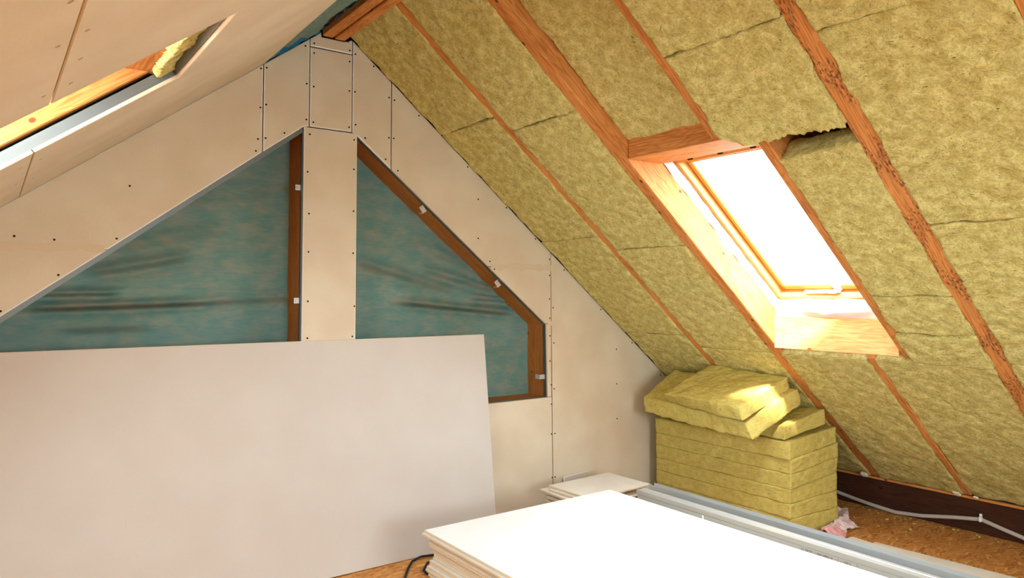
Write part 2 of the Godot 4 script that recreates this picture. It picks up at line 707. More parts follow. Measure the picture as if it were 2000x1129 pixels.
func materials() -> void:
	wool_material("wool", 1024, 1024, 0.0, 21, Color(0.70, 0.625, 0.34), Color(0.89, 0.85, 0.565), Vector3(1.35, 1.35, 1), 0.8)
	wool_material("wool_cut", 1024, 512, 1.0, 31, Color(0.71, 0.615, 0.29), Color(0.88, 0.82, 0.48), Vector3(1.5, 2.6, 1), 0.7)
	wood_material("rafter_wood", 41, Color(0.68, 0.405, 0.185), Color(0.86, 0.58, 0.31), Color(0.38, 0.17, 0.07), 0.7)
	wood_material("stained_wood", 43, Color(0.68, 0.405, 0.185), Color(0.86, 0.58, 0.31), Color(0.38, 0.17, 0.07), 0.7, 0.6)
	wood_material("lining_wood", 47, Color(0.60, 0.36, 0.15), Color(0.72, 0.46, 0.21), Color(0.34, 0.17, 0.07), 0.7)
	wood_material("pale_wood", 53, Color(0.80, 0.56, 0.32), Color(0.90, 0.70, 0.46), Color(0.50, 0.27, 0.13), 0.65)
	wood_material("dark_wood", 59, Color(0.19, 0.09, 0.045), Color(0.28, 0.145, 0.07), Color(0.12, 0.05, 0.03), 0.85)
	paper_material("wallboard", Color(0.86, 0.81, 0.715), Color(0.835, 0.775, 0.675), 71, 1.0)
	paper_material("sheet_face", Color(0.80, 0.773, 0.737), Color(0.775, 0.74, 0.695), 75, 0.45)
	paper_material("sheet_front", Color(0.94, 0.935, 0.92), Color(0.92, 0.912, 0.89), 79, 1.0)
	paper_material("offcut_face", Color(0.905, 0.88, 0.835), Color(0.87, 0.83, 0.77), 83, 1.0)
	mat("sheet_edge", Color(0.86, 0.78, 0.66))
	mat("core", Color(0.97, 0.955, 0.93))
	mat("filler", Color(0.83, 0.76, 0.64))
	mat("screw", Color(0.10, 0.09, 0.085), 0.5, 0.6)
	mat("screw_filled", Color(0.66, 0.58, 0.49), 0.8)
	mat("zinc", Color(0.82, 0.83, 0.825), 0.38, 0.55)
	mat("zinc_dull", Color(0.45, 0.47, 0.46), 0.5, 0.8)
	mat("frame_wood", Color(0.86, 0.62, 0.34), 0.45)
	mat("white_film", Color(0.93, 0.90, 0.89), 0.35)
	mat("white_plastic", Color(0.90, 0.90, 0.89), 0.35)
	mat("conduit", Color(0.72, 0.68, 0.64), 0.5)
	mat("cord", Color(0.10, 0.10, 0.12), 0.5)
	mat("foam", Color(0.88, 0.84, 0.74), 0.9)
	mat("pink_paper", Color(0.90, 0.66, 0.65), 0.7).cull_mode = BaseMaterial3D.CULL_DISABLED
	mat("pale_pink", Color(0.90, 0.80, 0.81), 0.7).cull_mode = BaseMaterial3D.CULL_DISABLED
	mat("hem_blue", Color(0.12, 0.42, 0.58), 0.5).cull_mode = BaseMaterial3D.CULL_DISABLED
	mat("outer", Color(0.42, 0.34, 0.25))
	mat("print_ink", Color(0.42, 0.22, 0.17), 0.8)
	var g := mat("pane", Color(1, 1, 1, 0.06), 0.02)
	g.transparency = BaseMaterial3D.TRANSPARENCY_ALPHA
	membrane_material()
	strand_board_material()


# ---------------------------------------------------------------- the setting

func shell() -> void:
	var st := newst()
	cbox(st, Vector3(1.4, -0.05, 3.2), Vector3(8.6, 0.1, 7.2), 0.0)
	put("floor", done(st, M.strand_board)).set_meta("kind", "structure")
	var outline := PackedVector2Array([Vector2(-3.0, -0.1), Vector2(-3.0, 0.2), Vector2(1.574, 3.6), Vector2(5.7, 0.2), Vector2(5.7, -0.1)])
	var wf := setting("wall_front", Transform3D(Basis(Vector3.UP, PI), Vector3(3.148, 0, 6.6)))
	for q in [[Vector2(-2.6, -0.1), Vector2(-2.6, 0.2), Vector2(0.85, 3.05), Vector2(0.85, -0.1)], [Vector2(2.45, -0.1), Vector2(2.45, 2.95), Vector2(5.8, 0.2), Vector2(5.8, -0.1)], [Vector2(0.85, -0.1), Vector2(0.85, 0.8), Vector2(2.45, 0.8), Vector2(2.45, -0.1)], [Vector2(0.85, 2.1), Vector2(0.85, 3.05), Vector2(1.574, 3.6), Vector2(2.45, 2.95), Vector2(2.45, 2.1)]]:
		put("plasterboard_panel", sheet_mesh(PackedVector2Array(q), 0.1, M.wallboard, M.outer, 0.0), wf)
	var w6 := setting("window_6", Transform3D(Basis(), Vector3(1.498, 1.45, 6.6)))  # unseen window, added behind the camera to brighten the room
	for q in [[-0.77, 0.0, 0.06, 1.3], [0.77, 0.0, 0.06, 1.3], [0.0, 0.62, 1.6, 0.06], [0.0, -0.62, 1.6, 0.06], [0.0, 0.0, 0.06, 1.3]]:
		put("frame_bar", box_mesh(Vector3(q[2], q[3], 0.07), M.white_plastic, 0.004), w6, Transform3D(Basis(), Vector3(q[0], q[1], -0.01)))
	put("pane", box_mesh(Vector3(1.5, 1.2, 0.004), M.pane, 0.0), w6)
	put("added_sun_shade", box_mesh(Vector3(2.6, 0.05, 1.4), M.outer, 0.0), w6, Transform3D(Basis(), Vector3(0, 0.95, 0.8)))  # unseen slab added outside to keep direct sun out of this window
	# roof boarding of both slopes, each round its skylight
	for side in 2:
		st = newst()
		var lo := [-0.36, 1.48, 2.86, 5.3] if side == 0 else [-0.36, 1.46, 2.80, 5.3]
		for q in [[lo[0], lo[1], -0.3, 6.7], [lo[2], lo[3], -0.3, 6.7], [lo[1], lo[2], -0.3, 1.225], [lo[1], lo[2], 2.005, 6.7 if side == 0 else 4.0], [lo[1], lo[2], 4.8, 6.7]]:
			var size := Vector3(q[1] - q[0], 0.03, q[3] - q[2])
			var mid = (q[0] + q[1]) / 2.0
			cbox(st, Vector3(mid if side == 0 else -mid, 0.0, (q[2] + q[3]) / 2.0), size, 0.0)
		var o := put("wall_right" if side == 0 else "wall_left", done(st, M.outer), self, RF(0, 0, 0.37) if side == 0 else LF(0, 0, 0.37))
		o.set_meta("kind", "structure")
	# insulated slope further back, beside and behind the camera
	put("wool_slope_1", batt_mesh(Vector3(4.4, 0.15, 2.9), 0.08, M.wool, {"skip": [[1, 1]], "uv": 1.0}), self, RF(2.25, 5.13, 0.08)).set_meta("kind", "structure")


func screws(parent: Node, pts: Array, z := 0.0, filled := false) -> void:
	if not M.has("screw_mesh"):
		var c := CylinderMesh.new()
		c.top_radius = 0.0052
		c.bottom_radius = 0.0046
		c.height = 0.003
		c.radial_segments = 10
		c.rings = 1
		c.material = M.screw
		M.screw_mesh = c
	for p in pts:
		put("screw", M.screw_mesh, parent, Transform3D(Basis(Vector3.RIGHT, PI / 2), Vector3(p.x, p.y, z - (0.001 if filled else 0.0))), M.screw_filled if filled else null)


func panel(parent: Node, poly: Array, pts: Array, at := Transform3D(), filled := false, tight := false) -> MeshInstance3D:
	var o := put("plasterboard_panel", sheet_mesh(PackedVector2Array(poly), 0.0125, M.wallboard, M.sheet_edge if filled or tight else M.core, 0.002 if filled else (0.0012 if tight else 0.0045)), parent, at)
	screws(o, pts, 0.0, filled)
	return o


func ry(x: float) -> float: return RIDGE.y - (x - RIDGE.x) * 0.8131
func ly(x: float) -> float: return RIDGE.y - (RIDGE.x - x) * 0.7478


func gable() -> void:
	var w := setting("wall_back")
	var outline := PackedVector2Array([Vector2(-3.0, -0.1), Vector2(-3.0, 0.2), Vector2(1.574, 3.6), Vector2(5.7, 0.2), Vector2(5.7, -0.1)])
	put("outer_leaf", sheet_mesh(outline, 0.1, M.outer, M.outer, 0.0), w, Transform3D(Basis(), Vector3(0, 0, -0.26)))
	panel(w, [Vector2(1.163, ly(1.163)), Vector2(1.163, 2.243), Vector2(0.455, 1.703), Vector2(-0.19, 1.708), ], [Vector2(1.15, 2.69), Vector2(1.15, 2.48), Vector2(1.14, 2.31), Vector2(1.13, 2.245), Vector2(0.54, 2.01), Vector2(0.09, 1.75), Vector2(0.24, 1.74), Vector2(0.49, 1.755)])
	panel(w, [Vector2(-0.194, 1.703), Vector2(0.45, 1.699), Vector2(0.01, 1.366), Vector2(0.01, 0.0), Vector2(-2.4, 0.0), Vector2(-2.4, ly(-2.4))], [Vector2(0.26, 1.58), Vector2(0.05, 1.42)])
	panel(w, [Vector2(1.169, ly(1.169)), Vector2(1.169, 2.247), Vector2(1.386, 2.409), Vector2(1.416, 2.414), Vector2(1.416, ly(1.416))], [Vector2(1.18, 2.7), Vector2(1.18, 2.5), Vector2(1.18, 2.32), Vector2(1.28, 2.36), Vector2(1.39, 2.86), Vector2(1.4, 2.65), Vector2(1.4, 2.45)])
	panel(w, [Vector2(1.422, 2.868), Vector2(1.667, 2.868), Vector2(1.667, ry(1.667)), Vector2(1.62, 2.93), Vector2(1.482, 2.93), Vector2(1.482, 2.955), Vector2(1.422, ly(1.422))], [Vector2(1.44, 2.885), Vector2(1.64, 2.935), Vector2(1.65, 2.885)])
	panel(w, [Vector2(1.422, 2.415), Vector2(1.667, 2.415), Vector2(1.667, 2.861), Vector2(1.422, 2.861)], [Vector2(1.44, 2.83), Vector2(1.44, 2.64), Vector2(1.44, 2.44), Vector2(1.65, 2.82), Vector2(1.65, 2.65), Vector2(1.65, 2.44)])
	panel(w, [Vector2(1.673, 2.413), Vector2(1.70, 2.40), Vector2(1.915, 2.226), Vector2(1.915, ry(1.915)), Vector2(1.673, ry(1.673))], [Vector2(1.685, 2.87), Vector2(1.685, 2.65), Vector2(1.69, 2.46), Vector2(1.80, 2.82), Vector2(1.90, 2.65), Vector2(1.90, 2.41), Vector2(1.75, 2.39), Vector2(1.88, 2.28)])
	panel(w, [Vector2(1.920, 2.221), Vector2(2.606, 1.663), Vector2(3.120, 1.663), Vector2(3.120, ry(3.12)), Vector2(1.920, ry(1.92))], [Vector2(1.935, 2.64), Vector2(1.932, 2.41), Vector2(1.96, 2.22), Vector2(2.1, 2.57), Vector2(2.45, 2.29), Vector2(2.53, 2.09), Vector2(2.53, 1.84), Vector2(2.75, 2.05), Vector2(2.99, 1.855), Vector2(2.62, 1.695), Vector2(3.11, 1.72)], Transform3D(), false, true)
	panel(w, [Vector2(2.613, 1.658), Vector2(3.073, 1.284), Vector2(3.121, 1.284), Vector2(3.121, 1.658)], [Vector2(2.655, 1.645), Vector2(3.11, 1.61), Vector2(3.11, 1.45), Vector2(3.11, 1.32)], Transform3D(), false, true)
	panel(w, [Vector2(3.082, 1.281), Vector2(3.091, 0.79), Vector2(3.122, 0.79), Vector2(3.122, 1.281)], [Vector2(3.11, 1.2), Vector2(3.11, 1.03), Vector2(3.12, 0.87)], Transform3D(), false, true)
	panel(w, [Vector2(0.013, 0.0), Vector2(0.013, 0.787), Vector2(3.124, 0.787), Vector2(3.132, 0.0)], [Vector2(3.12, 0.74), Vector2(3.12, 0.54), Vector2(3.125, 0.25)], Transform3D(), false, true)
	panel(w, [Vector2(3.137, 0.0), Vector2(3.125, ry(3.125)), Vector2(4.98, ry(4.98)), Vector2(5.02, 0.2), Vector2(5.02, 0.0)], [Vector2(3.24, 1.65), Vector2(3.14, 1.39), Vector2(3.145, 1.15), Vector2(3.145, 0.84), Vector2(3.15, 0.54), Vector2(3.15, 0.25), Vector2(3.58, 1.37), Vector2(3.73, 1.08), Vector2(3.89, 1.12), Vector2(4.19, 0.86), Vector2(3.73, 0.83), Vector2(3.73, 0.58)], Transform3D(), false, true)
	panel(w, [Vector2(1.389, 0.79), Vector2(1.70, 0.79), Vector2(1.70, 2.408), Vector2(1.389, 2.408)], [Vector2(1.42, 2.37), Vector2(1.68, 2.37), Vector2(1.41, 2.16), Vector2(1.68, 2.2), Vector2(1.42, 1.93), Vector2(1.68, 1.96), Vector2(1.42, 1.72), Vector2(1.68, 1.72), Vector2(1.42, 1.45), Vector2(1.69, 1.42), Vector2(1.68, 1.25), Vector2(1.42, 1.25)], Transform3D(Basis(), Vector3(0, 0, 0.004)))
	# smeared joint filler
	for q in [Vector4(2.63, 3.13, 1.662, 0.035), Vector4(-0.2, 0.44, 1.706, 0.03)]:
		var top := PackedVector2Array()
		var low := PackedVector2Array()
		for k in 15:
			var x := lerpf(q.x, q.y, k / 14.0)
			top.append(Vector2(x, q.z + q.w * (0.25 + 0.5 * rng.randf())))
			low.append(Vector2(x, q.z - q.w * (0.25 + 0.6 * rng.randf())))
		low.reverse()
		top.append_array(low)
		put("joint_filler", sheet_mesh(top, 0.0016, M.filler, M.filler, 0.0008), w, Transform3D(Basis(), Vector3(0, 0, 0.0012)))
	for q in [Vector2(3.0, 0.035), Vector2(3.09, 0.03)]:     # dabs at the window corner
		var blob := PackedVector2Array()
		for k in 14:
			blob.append(Vector2(q.x + 0.03, 1.283) + Vector2(cos(k * TAU / 14.0), 0.5 * sin(k * TAU / 14.0)) * q.y * rng.randf_range(0.8, 1.2))
		if q.x > 3.05:
			put("joint_filler", sheet_mesh(blob, 0.0016, M.filler, M.filler, 0.0008), w, Transform3D(Basis(), Vector3(0, 0, 0.0012)))


# ridge of a crease: how far q is across the line a-b, with soft ends
func crease(q: Vector2, a: Vector2, b: Vector2, width: float) -> float:
	var d := b - a
	var t := clampf((q - a).dot(d) / d.length_squared(), 0.0, 1.0)
	var e := q.distance_to(a + d * t)
	return exp(-e * e / (width * width)) * smoothstep(0.0, 0.25, t + 0.08) * (1.0 - smoothstep(0.8, 1.0, t) * 0.8)


func lined_edge(parent: Node, a: Vector2, b: Vector2, inward: Vector2, shift := 0.0) -> void:
	# a timber lining board behind the edge a-b of an opening, and a metal channel between it and the plasterboard
	var d := (b - a).normalized()
	var m := (a + b) / 2.0 + inward * shift
	var len := (b - a).length() + 0.03
	var bas := Basis(v3(d), v3(-inward), v3(d).cross(v3(-inward)))
	beam("lining_board", Vector3(len, 0.03, 0.19), M.lining_wood, parent, Transform3D(bas, Vector3(m.x, m.y, -0.145) - v3(inward) * 0.015), 0.002)
	beam("metal_channel", Vector3(len, 0.012 + shift, 0.028), M.zinc_dull, parent, Transform3D(bas, Vector3(m.x, m.y, -0.0275) - v3(inward) * (0.004 + shift / 2.0)), 0.0)


func clip(parent: Node, at: Vector3, turn := 0.0) -> void:
	var st := newst()
	cbox(st, Vector3(0, 0, 0), Vector3(0.045, 0.03, 0.004), 0.0)
	cbox(st, Vector3(-0.02, 0, -0.02), Vector3(0.004, 0.03, 0.05), 0.0)
	cbox(st, Vector3(0.012, 0, 0.004), Vector3(0.014, 0.014, 0.008), 0.002)
	put("hanger_clip", done(st, M.zinc), parent, Transform3D(Basis(Vector3.BACK, turn), at))


func gable_windows() -> void:
	for side in 2:
		var w := setting("window_%d" % (side + 1))
		var x0 := -0.1 if side == 0 else 1.62
		var x1 := 1.46 if side == 0 else 3.16
		var folds := [[Vector2(0.15, 1.43), Vector2(1.0, 1.455), 0.022, 1.0], [Vector2(0.9, 1.455), Vector2(1.4, 1.475), 0.03, 0.5], [Vector2(0.40, 1.60), Vector2(0.9, 1.70), 0.03, 0.7], [Vector2(0.5, 1.72), Vector2(1.1, 1.86), 0.04, 0.5], [Vector2(0.8, 1.98), Vector2(1.3, 2.06), 0.04, 0.4], [Vector2(0.2, 1.50), Vector2(0.55, 1.505), 0.015, 0.7], [Vector2(0.3, 1.33), Vector2(0.7, 1.335), 0.03, 0.4]]
		if side == 1:
			folds = [[Vector2(2.95, 1.355), Vector2(2.02, 1.45), 0.024, 1.0], [Vector2(2.5, 1.50), Vector2(1.75, 1.70), 0.035, 0.7], [Vector2(2.85, 1.50), Vector2(2.2, 1.66), 0.03, 0.7], [Vector2(2.75, 1.60), Vector2(2.3, 1.78), 0.04, 0.6], [Vector2(2.95, 1.44), Vector2(2.6, 1.47), 0.02, 0.6], [Vector2(2.45, 1.72), Vector2(2.1, 1.86), 0.05, 0.4]]
		var at := func(u: float, v: float) -> Vector3:
			var q := Vector2(lerpf(x0, x1, u), lerpf(0.7, 2.5, v))
			var z := -0.224 + lump.get_noise_2d(q.x * 2.2 + 9.0 * side, q.y * 2.6) * 0.008 + lump.get_noise_2d(q.x * 7.0, q.y * 14.0) * 0.002
			for f in folds:
				z += crease(q, f[0], f[1], f[2]) * 0.036 * f[3] - crease(q - Vector2(0, -0.03), f[0], f[1], f[2]) * 0.024 * f[3]
			z += 0.004 * smoothstep(1.535, 1.53, q.y + 0.012 * (q.x - x0) * (1 if side == 0 else -0.3))   # the lower sheet laps over the upper
			return Vector3(q.x, q.y, z)
		var crease_tint := func(u: float, v: float) -> Color:       # brown tint along the creases
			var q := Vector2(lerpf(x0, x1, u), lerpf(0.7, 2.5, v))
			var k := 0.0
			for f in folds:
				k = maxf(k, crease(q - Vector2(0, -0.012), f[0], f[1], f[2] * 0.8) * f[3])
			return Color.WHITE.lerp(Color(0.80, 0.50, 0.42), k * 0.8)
		put("membrane_sheet", grid_mesh(150, 220, at, M.membrane_tinted, Vector2(1.6, 1.8), null, crease_tint), w)
		if side == 0:
			lined_edge(w, Vector2(1.386, 0.80), Vector2(1.386, 2.41), Vector2(-1, 0))
			lined_edge(w, Vector2(1.386, 2.409), Vector2(0.0, 1.359), Vector2(0.604, -0.797), 0.022)
			lined_edge(w, Vector2(0.012, 1.36), Vector2(0.012, 0.80), Vector2(1, 0))
			lined_edge(w, Vector2(0.0, 0.79), Vector2(1.4, 0.79), Vector2(0, 1))
			clip(w, Vector3(1.379, 2.075, -0.035), PI)
			clip(w, Vector3(1.379, 1.454, -0.035), PI)
		else:
			lined_edge(w, Vector2(1.70, 2.40), Vector2(3.08, 1.278), Vector2(-0.631, -0.776))
			lined_edge(w, Vector2(3.084, 1.285), Vector2(3.09, 0.79), Vector2(-1, -0.01))
			lined_edge(w, Vector2(1.70, 0.79), Vector2(3.09, 0.79), Vector2(0, 1))
			lined_edge(w, Vector2(1.703, 0.80), Vector2(1.703, 2.40), Vector2(1, 0))
			clip(w, Vector3(2.149, 2.005, -0.035), 2.2)
			clip(w, Vector3(2.703, 1.553, -0.035), 2.2)
			clip(w, Vector3(3.065, 0.924, -0.03), 0.0)


# A profile or box that lies on the left slope
func left_slope() -> void:
	var c := setting("ceiling", LF(0, 0, 0))
	var flat := Transform3D(Basis(Vector3.RIGHT, Vector3.BACK, Vector3.DOWN), Vector3.ZERO)   # x up the slope, y along the ridge, face towards the room
	panel(c, [Vector2(-0.51, 0.002), Vector2(-1.833, 0.002), Vector2(-1.833, 1.25), Vector2(-1.331, 1.25), Vector2(-1.331, 1.955), Vector2(-1.833, 1.955), Vector2(-1.833, 3.2), Vector2(-0.68, 3.2)], [Vector2(-1.80, 2.29), Vector2(-1.81, 2.49), Vector2(-1.81, 2.70), Vector2(-1.80, 2.09), Vector2(-1.29, 2.3), Vector2(-1.80, 1.0), Vector2(-1.80, 0.5)], flat, true)
	panel(c, [Vector2(-1.837, 0.002), Vector2(-3.09, 0.002), Vector2(-3.09, 3.2), Vector2(-1.837, 3.2), Vector2(-1.837, 1.955), Vector2(-2.70, 1.955), Vector2(-2.70, 1.25), Vector2(-1.837, 1.25)], [Vector2(-1.86, 2.09), Vector2(-1.86, 2.47), Vector2(-1.86, 2.7), Vector2(-1.87, 1.05), Vector2(-1.87, 0.6)], flat, true)
	panel(c, [Vector2(-3.093, 0.002), Vector2(-5.0, 0.002), Vector2(-5.0, 3.2), Vector2(-3.093, 3.2)], [], flat, true)
	panel(c, [Vector2(-0.68, 3.203), Vector2(-1.54, 3.203), Vector2(-1.54, 6.6), Vector2(-0.68, 6.6)], [], flat, true)
	panel(c, [Vector2(-2.80, 3.203), Vector2(-5.0, 3.203), Vector2(-5.0, 6.6), Vector2(-2.80, 6.6)], [], flat, true)
	panel(c, [Vector2(-1.543, 3.203), Vector2(-2.797, 3.203), Vector2(-2.797, 4.03), Vector2(-1.543, 4.03)], [], flat, true)
	panel(c, [Vector2(-1.543, 4.77), Vector2(-2.797, 4.77), Vector2(-2.797, 6.6), Vector2(-1.543, 6.6)], [], flat, true)
	# window_4: the skylight of this slope, with its lining
	var w := setting("window_4", LF(0, 0, 0))
	var C := PackedVector2Array([Vector2(0, 0), Vector2(0.0, 0.03), Vector2(0.04, 0.03), Vector2(0.04, 0.0)])
	put("metal_channel", profile_mesh(PackedVector2Array([Vector2(-0.03, 0), Vector2(0, 0), Vector2(0, 0.031), Vector2(-0.03, 0.031)]), 0.001, 1.36, M.zinc_dull), w, Transform3D(Basis(Vector3.BACK, Vector3.UP, Vector3.LEFT), Vector3(-1.33, 0.0135, 1.247)))
	put("metal_channel", profile_mesh(PackedVector2Array([Vector2(0.03, 0.031), Vector2(0, 0.031), Vector2(0, 0), Vector2(0.03, 0)]), 0.001, 0.74, M.zinc_dull), w, Transform3D(Basis(Vector3.RIGHT, Vector3.UP, Vector3.BACK), Vector3(-1.335, 0.0135, 1.23)))
	put("metal_channel", profile_mesh(PackedVector2Array([Vector2(0.06, 0.031), Vector2(0, 0.031), Vector2(0, 0), Vector2(0.06, 0)]), 0.001, 0.74, M.zinc_dull), w, Transform3D(Basis(Vector3.RIGHT, Vector3.UP, Vector3.BACK), Vector3(-1.31, 0.05, 1.23)))
	beam("lining_board", Vector3(4.2, 0.26, 0.06), M.rafter_wood, w, Transform3D(Basis(), Vector3(-2.3, 0.19, 1.205)))
	beam("lining_board", Vector3(4.2, 0.26, 0.06), M.rafter_wood, w, Transform3D(Basis(), Vector3(-2.3, 0.19, 2.01)))
	put("added_sun_screen", box_mesh(Vector3(1.5, 0.004, 0.95), M.white_film, 0.0), w, Transform3D(Basis(), Vector3(-2.13, 0.44, 1.61)))  # unseen sheet added outside to block the sun through this skylight
	var hb := beam("header_beam", Vector3(0.80, 0.16, 0.20), M.rafter_wood, w, Transform3D())
	hb.transform = (LF(0, 0, 0)).affine_inverse() * ZF(Vector3(0.341, 2.314, 1.61))
	put("wool_strip", batt_mesh(Vector3(0.06, 0.05, 0.70), 0.008, M.wool, {"round": 0.010, "rough": 0.007, "wob": 0.009}), w, Transform3D(Basis(), Vector3(-1.364, 0.058, 1.6)))
	beam("sill_board", Vector3(0.03, 0.2, 0.74), M.rafter_wood, w, Transform3D(Basis(), Vector3(-2.76, 0.13, 1.61)))
	window_unit(w, Transform3D(Basis(Vector3.LEFT, Vector3.UP, Vector3.FORWARD), Vector3(0, 0, 3.21)), false)
	var back := setting("window_5", LF(0, 0, 0))  # unseen second skylight, added to brighten the room
	put("added_sun_screen", box_mesh(Vector3(1.5, 0.004, 0.95), M.white_film, 0.0), back, Transform3D(Basis(), Vector3(-2.13, 0.44, 4.41)))  # another added sheet, blocks the sun through the rear skylight
	window_unit(back, Transform3D(Basis(Vector3.LEFT, Vector3.UP, Vector3.FORWARD), Vector3(0, 0, 6.01)), false)
	# membrane between the top edge of the boards and the ridge
	var at := func(u: float, v: float) -> Vector3:
		var z := lerpf(0.004, 6.5, pow(v, 1.6))
		var s := lerpf(0.60 + 0.04 * z, 0.085, u)
		var d := 0.022 + 0.016 * lump.get_noise_2d(s * 9.0, z * 2.4) + 0.012 * lump.get_noise_2d(s * 26.0 + z * 6.0, z * 1.2)
		return L3(s, z, d)
	put("membrane_sheet", grid_mesh(40, 200, at, M.membrane, Vector2(0.5, 6.0)), c, LF(0, 0, 0).affine_inverse())
	var hem := func(u: float, v: float) -> Vector3:
		var s := lerpf(0.52, 0.12, v)
		return L3(s, 0.004 + 0.006 * u, 0.004 + 0.022 * u + 0.006 * lump.get_noise_1d(s * 14.0))
	put("hem_strip", grid_mesh(4, 40, hem, M.hem_blue, Vector2(0.1, 0.5)), c, LF(0, 0, 0).affine_inverse())
	var hem2 := func(u: float, v: float) -> Vector3:
		var z := lerpf(0.004, 3.0, v)
		var s := 0.135 - 0.03 * u + 0.012 * lump.get_noise_1d(z * 6.0)
		return L3(s, z, 0.012 + 0.012 * lump.get_noise_1d(z * 9.0) + 0.004 * u)
	put("hem_strip", grid_mesh(4, 120, hem2, M.hem_blue, Vector2(0.1, 3.0)), c, LF(0, 0, 0).affine_inverse())


# The pivot window: frame, sash and pane; local x down the slope, y outwards, z across. Shared by both slopes.
func window_unit(w: Node, at: Transform3D, handle: bool) -> void:
	var s0 := 1.585
	var s1 := 2.765
	var z0 := 1.262
	var z1 := 1.985
	for q in [[s0, s1, z0, z0 + 0.022], [s0, s1, z1 - 0.022, z1], [s0, s0 + 0.028, z0, z1], [s1 - 0.028, s1, z0, z1]]:
		var o := put("frame_bar", box_mesh(Vector3(q[1] - q[0], 0.13, q[3] - q[2]), M.frame_wood, 0.003), w, at * Transform3D(Basis(), Vector3((q[0] + q[1]) / 2, 0.285, (q[2] + q[3]) / 2)))
	var b0 := s0 + 0.034
	var b1 := s1 - 0.034
	var c0 := z0 + 0.026
	var c1 := z1 - 0.026
	for q in [[b0, b1, c0, c0 + 0.032], [b0, b1, c1 - 0.032, c1], [b0, b0 + 0.042, c0, c1], [b1 - 0.042, b1, c0, c1]]:
		put("sash_bar", box_mesh(Vector3(q[1] - q[0], 0.045, q[3] - q[2]), M.frame_wood, 0.006), w, at * Transform3D(Basis(), Vector3((q[0] + q[1]) / 2, 0.289, (q[2] + q[3]) / 2)))
	var st := newst()
	cbox(st, Vector3((b0 + b1) / 2, 0.300, (c0 + c1) / 2), Vector3(b1 - b0 - 0.06, 0.004, c1 - c0 - 0.05), 0.0)
	put("pane", done(st, M.pane), w, at)
	if handle:
		var hs := newst()
		var sec := [[1.452, 0.007], [1.50, 0.009], [1.55, 0.012], [1.60, 0.014], [1.63, 0.013]]
		for k in 4:
			cbox(hs, Vector3(2.715 + 0.002 * k, 0.243, (sec[k][0] + sec[k + 1][0]) / 2), Vector3(sec[k][1] * 1.9, 0.016, 0.052), 0.005)
		var hd := put("handle", done(hs, M.white_plastic), w, at)
		var ks := newst()
		cbox(ks, Vector3(2.705, 0.25, 1.655), Vector3(0.04, 0.03, 0.028), 0.006)
		cbox(ks, Vector3(2.705, 0.266, 1.645), Vector3(0.05, 0.012, 0.05), 0.003)
		put("handle_boss", done(ks, M.zinc), hd)


func rafter(z0: float, z1: float, s0: float, s1: float, label: String, deep := 0.19) -> void:
	var o := beam("rafter", Vector3(s1 - s0, deep, z1 - z0), M.stained_wood if "stained" in label else M.rafter_wood, self, RF((s0 + s1) / 2, (z0 + z1) / 2, deep / 2), 0.005)
	tag(o, label, "rafter", "rafters of the right roof slope")


func wool(s0: float, s1: float, z0: float, z1: float, label: String, o := {}) -> void:
	var th := 0.12
	var d: float = o.get("d", -0.004)
	var opt := {"skip": [[1, 1]], "rough": o.get("rough", 0.006), "wob": o.get("wob", 0.006), "round": o.get("round", 0.007)}
	if o.has("map"):
		opt.map = o.map
	var m := batt_mesh(Vector3(s1 - s0, th, z1 - z0), o.get("cell", 0.0105), M.wool, opt)
	var n := put("insulation_batt", m, self, RF((s0 + s1) / 2, (z0 + z1) / 2, d + th / 2))
	tag(n, label, "insulation", "mineral wool batts between the right rafters")


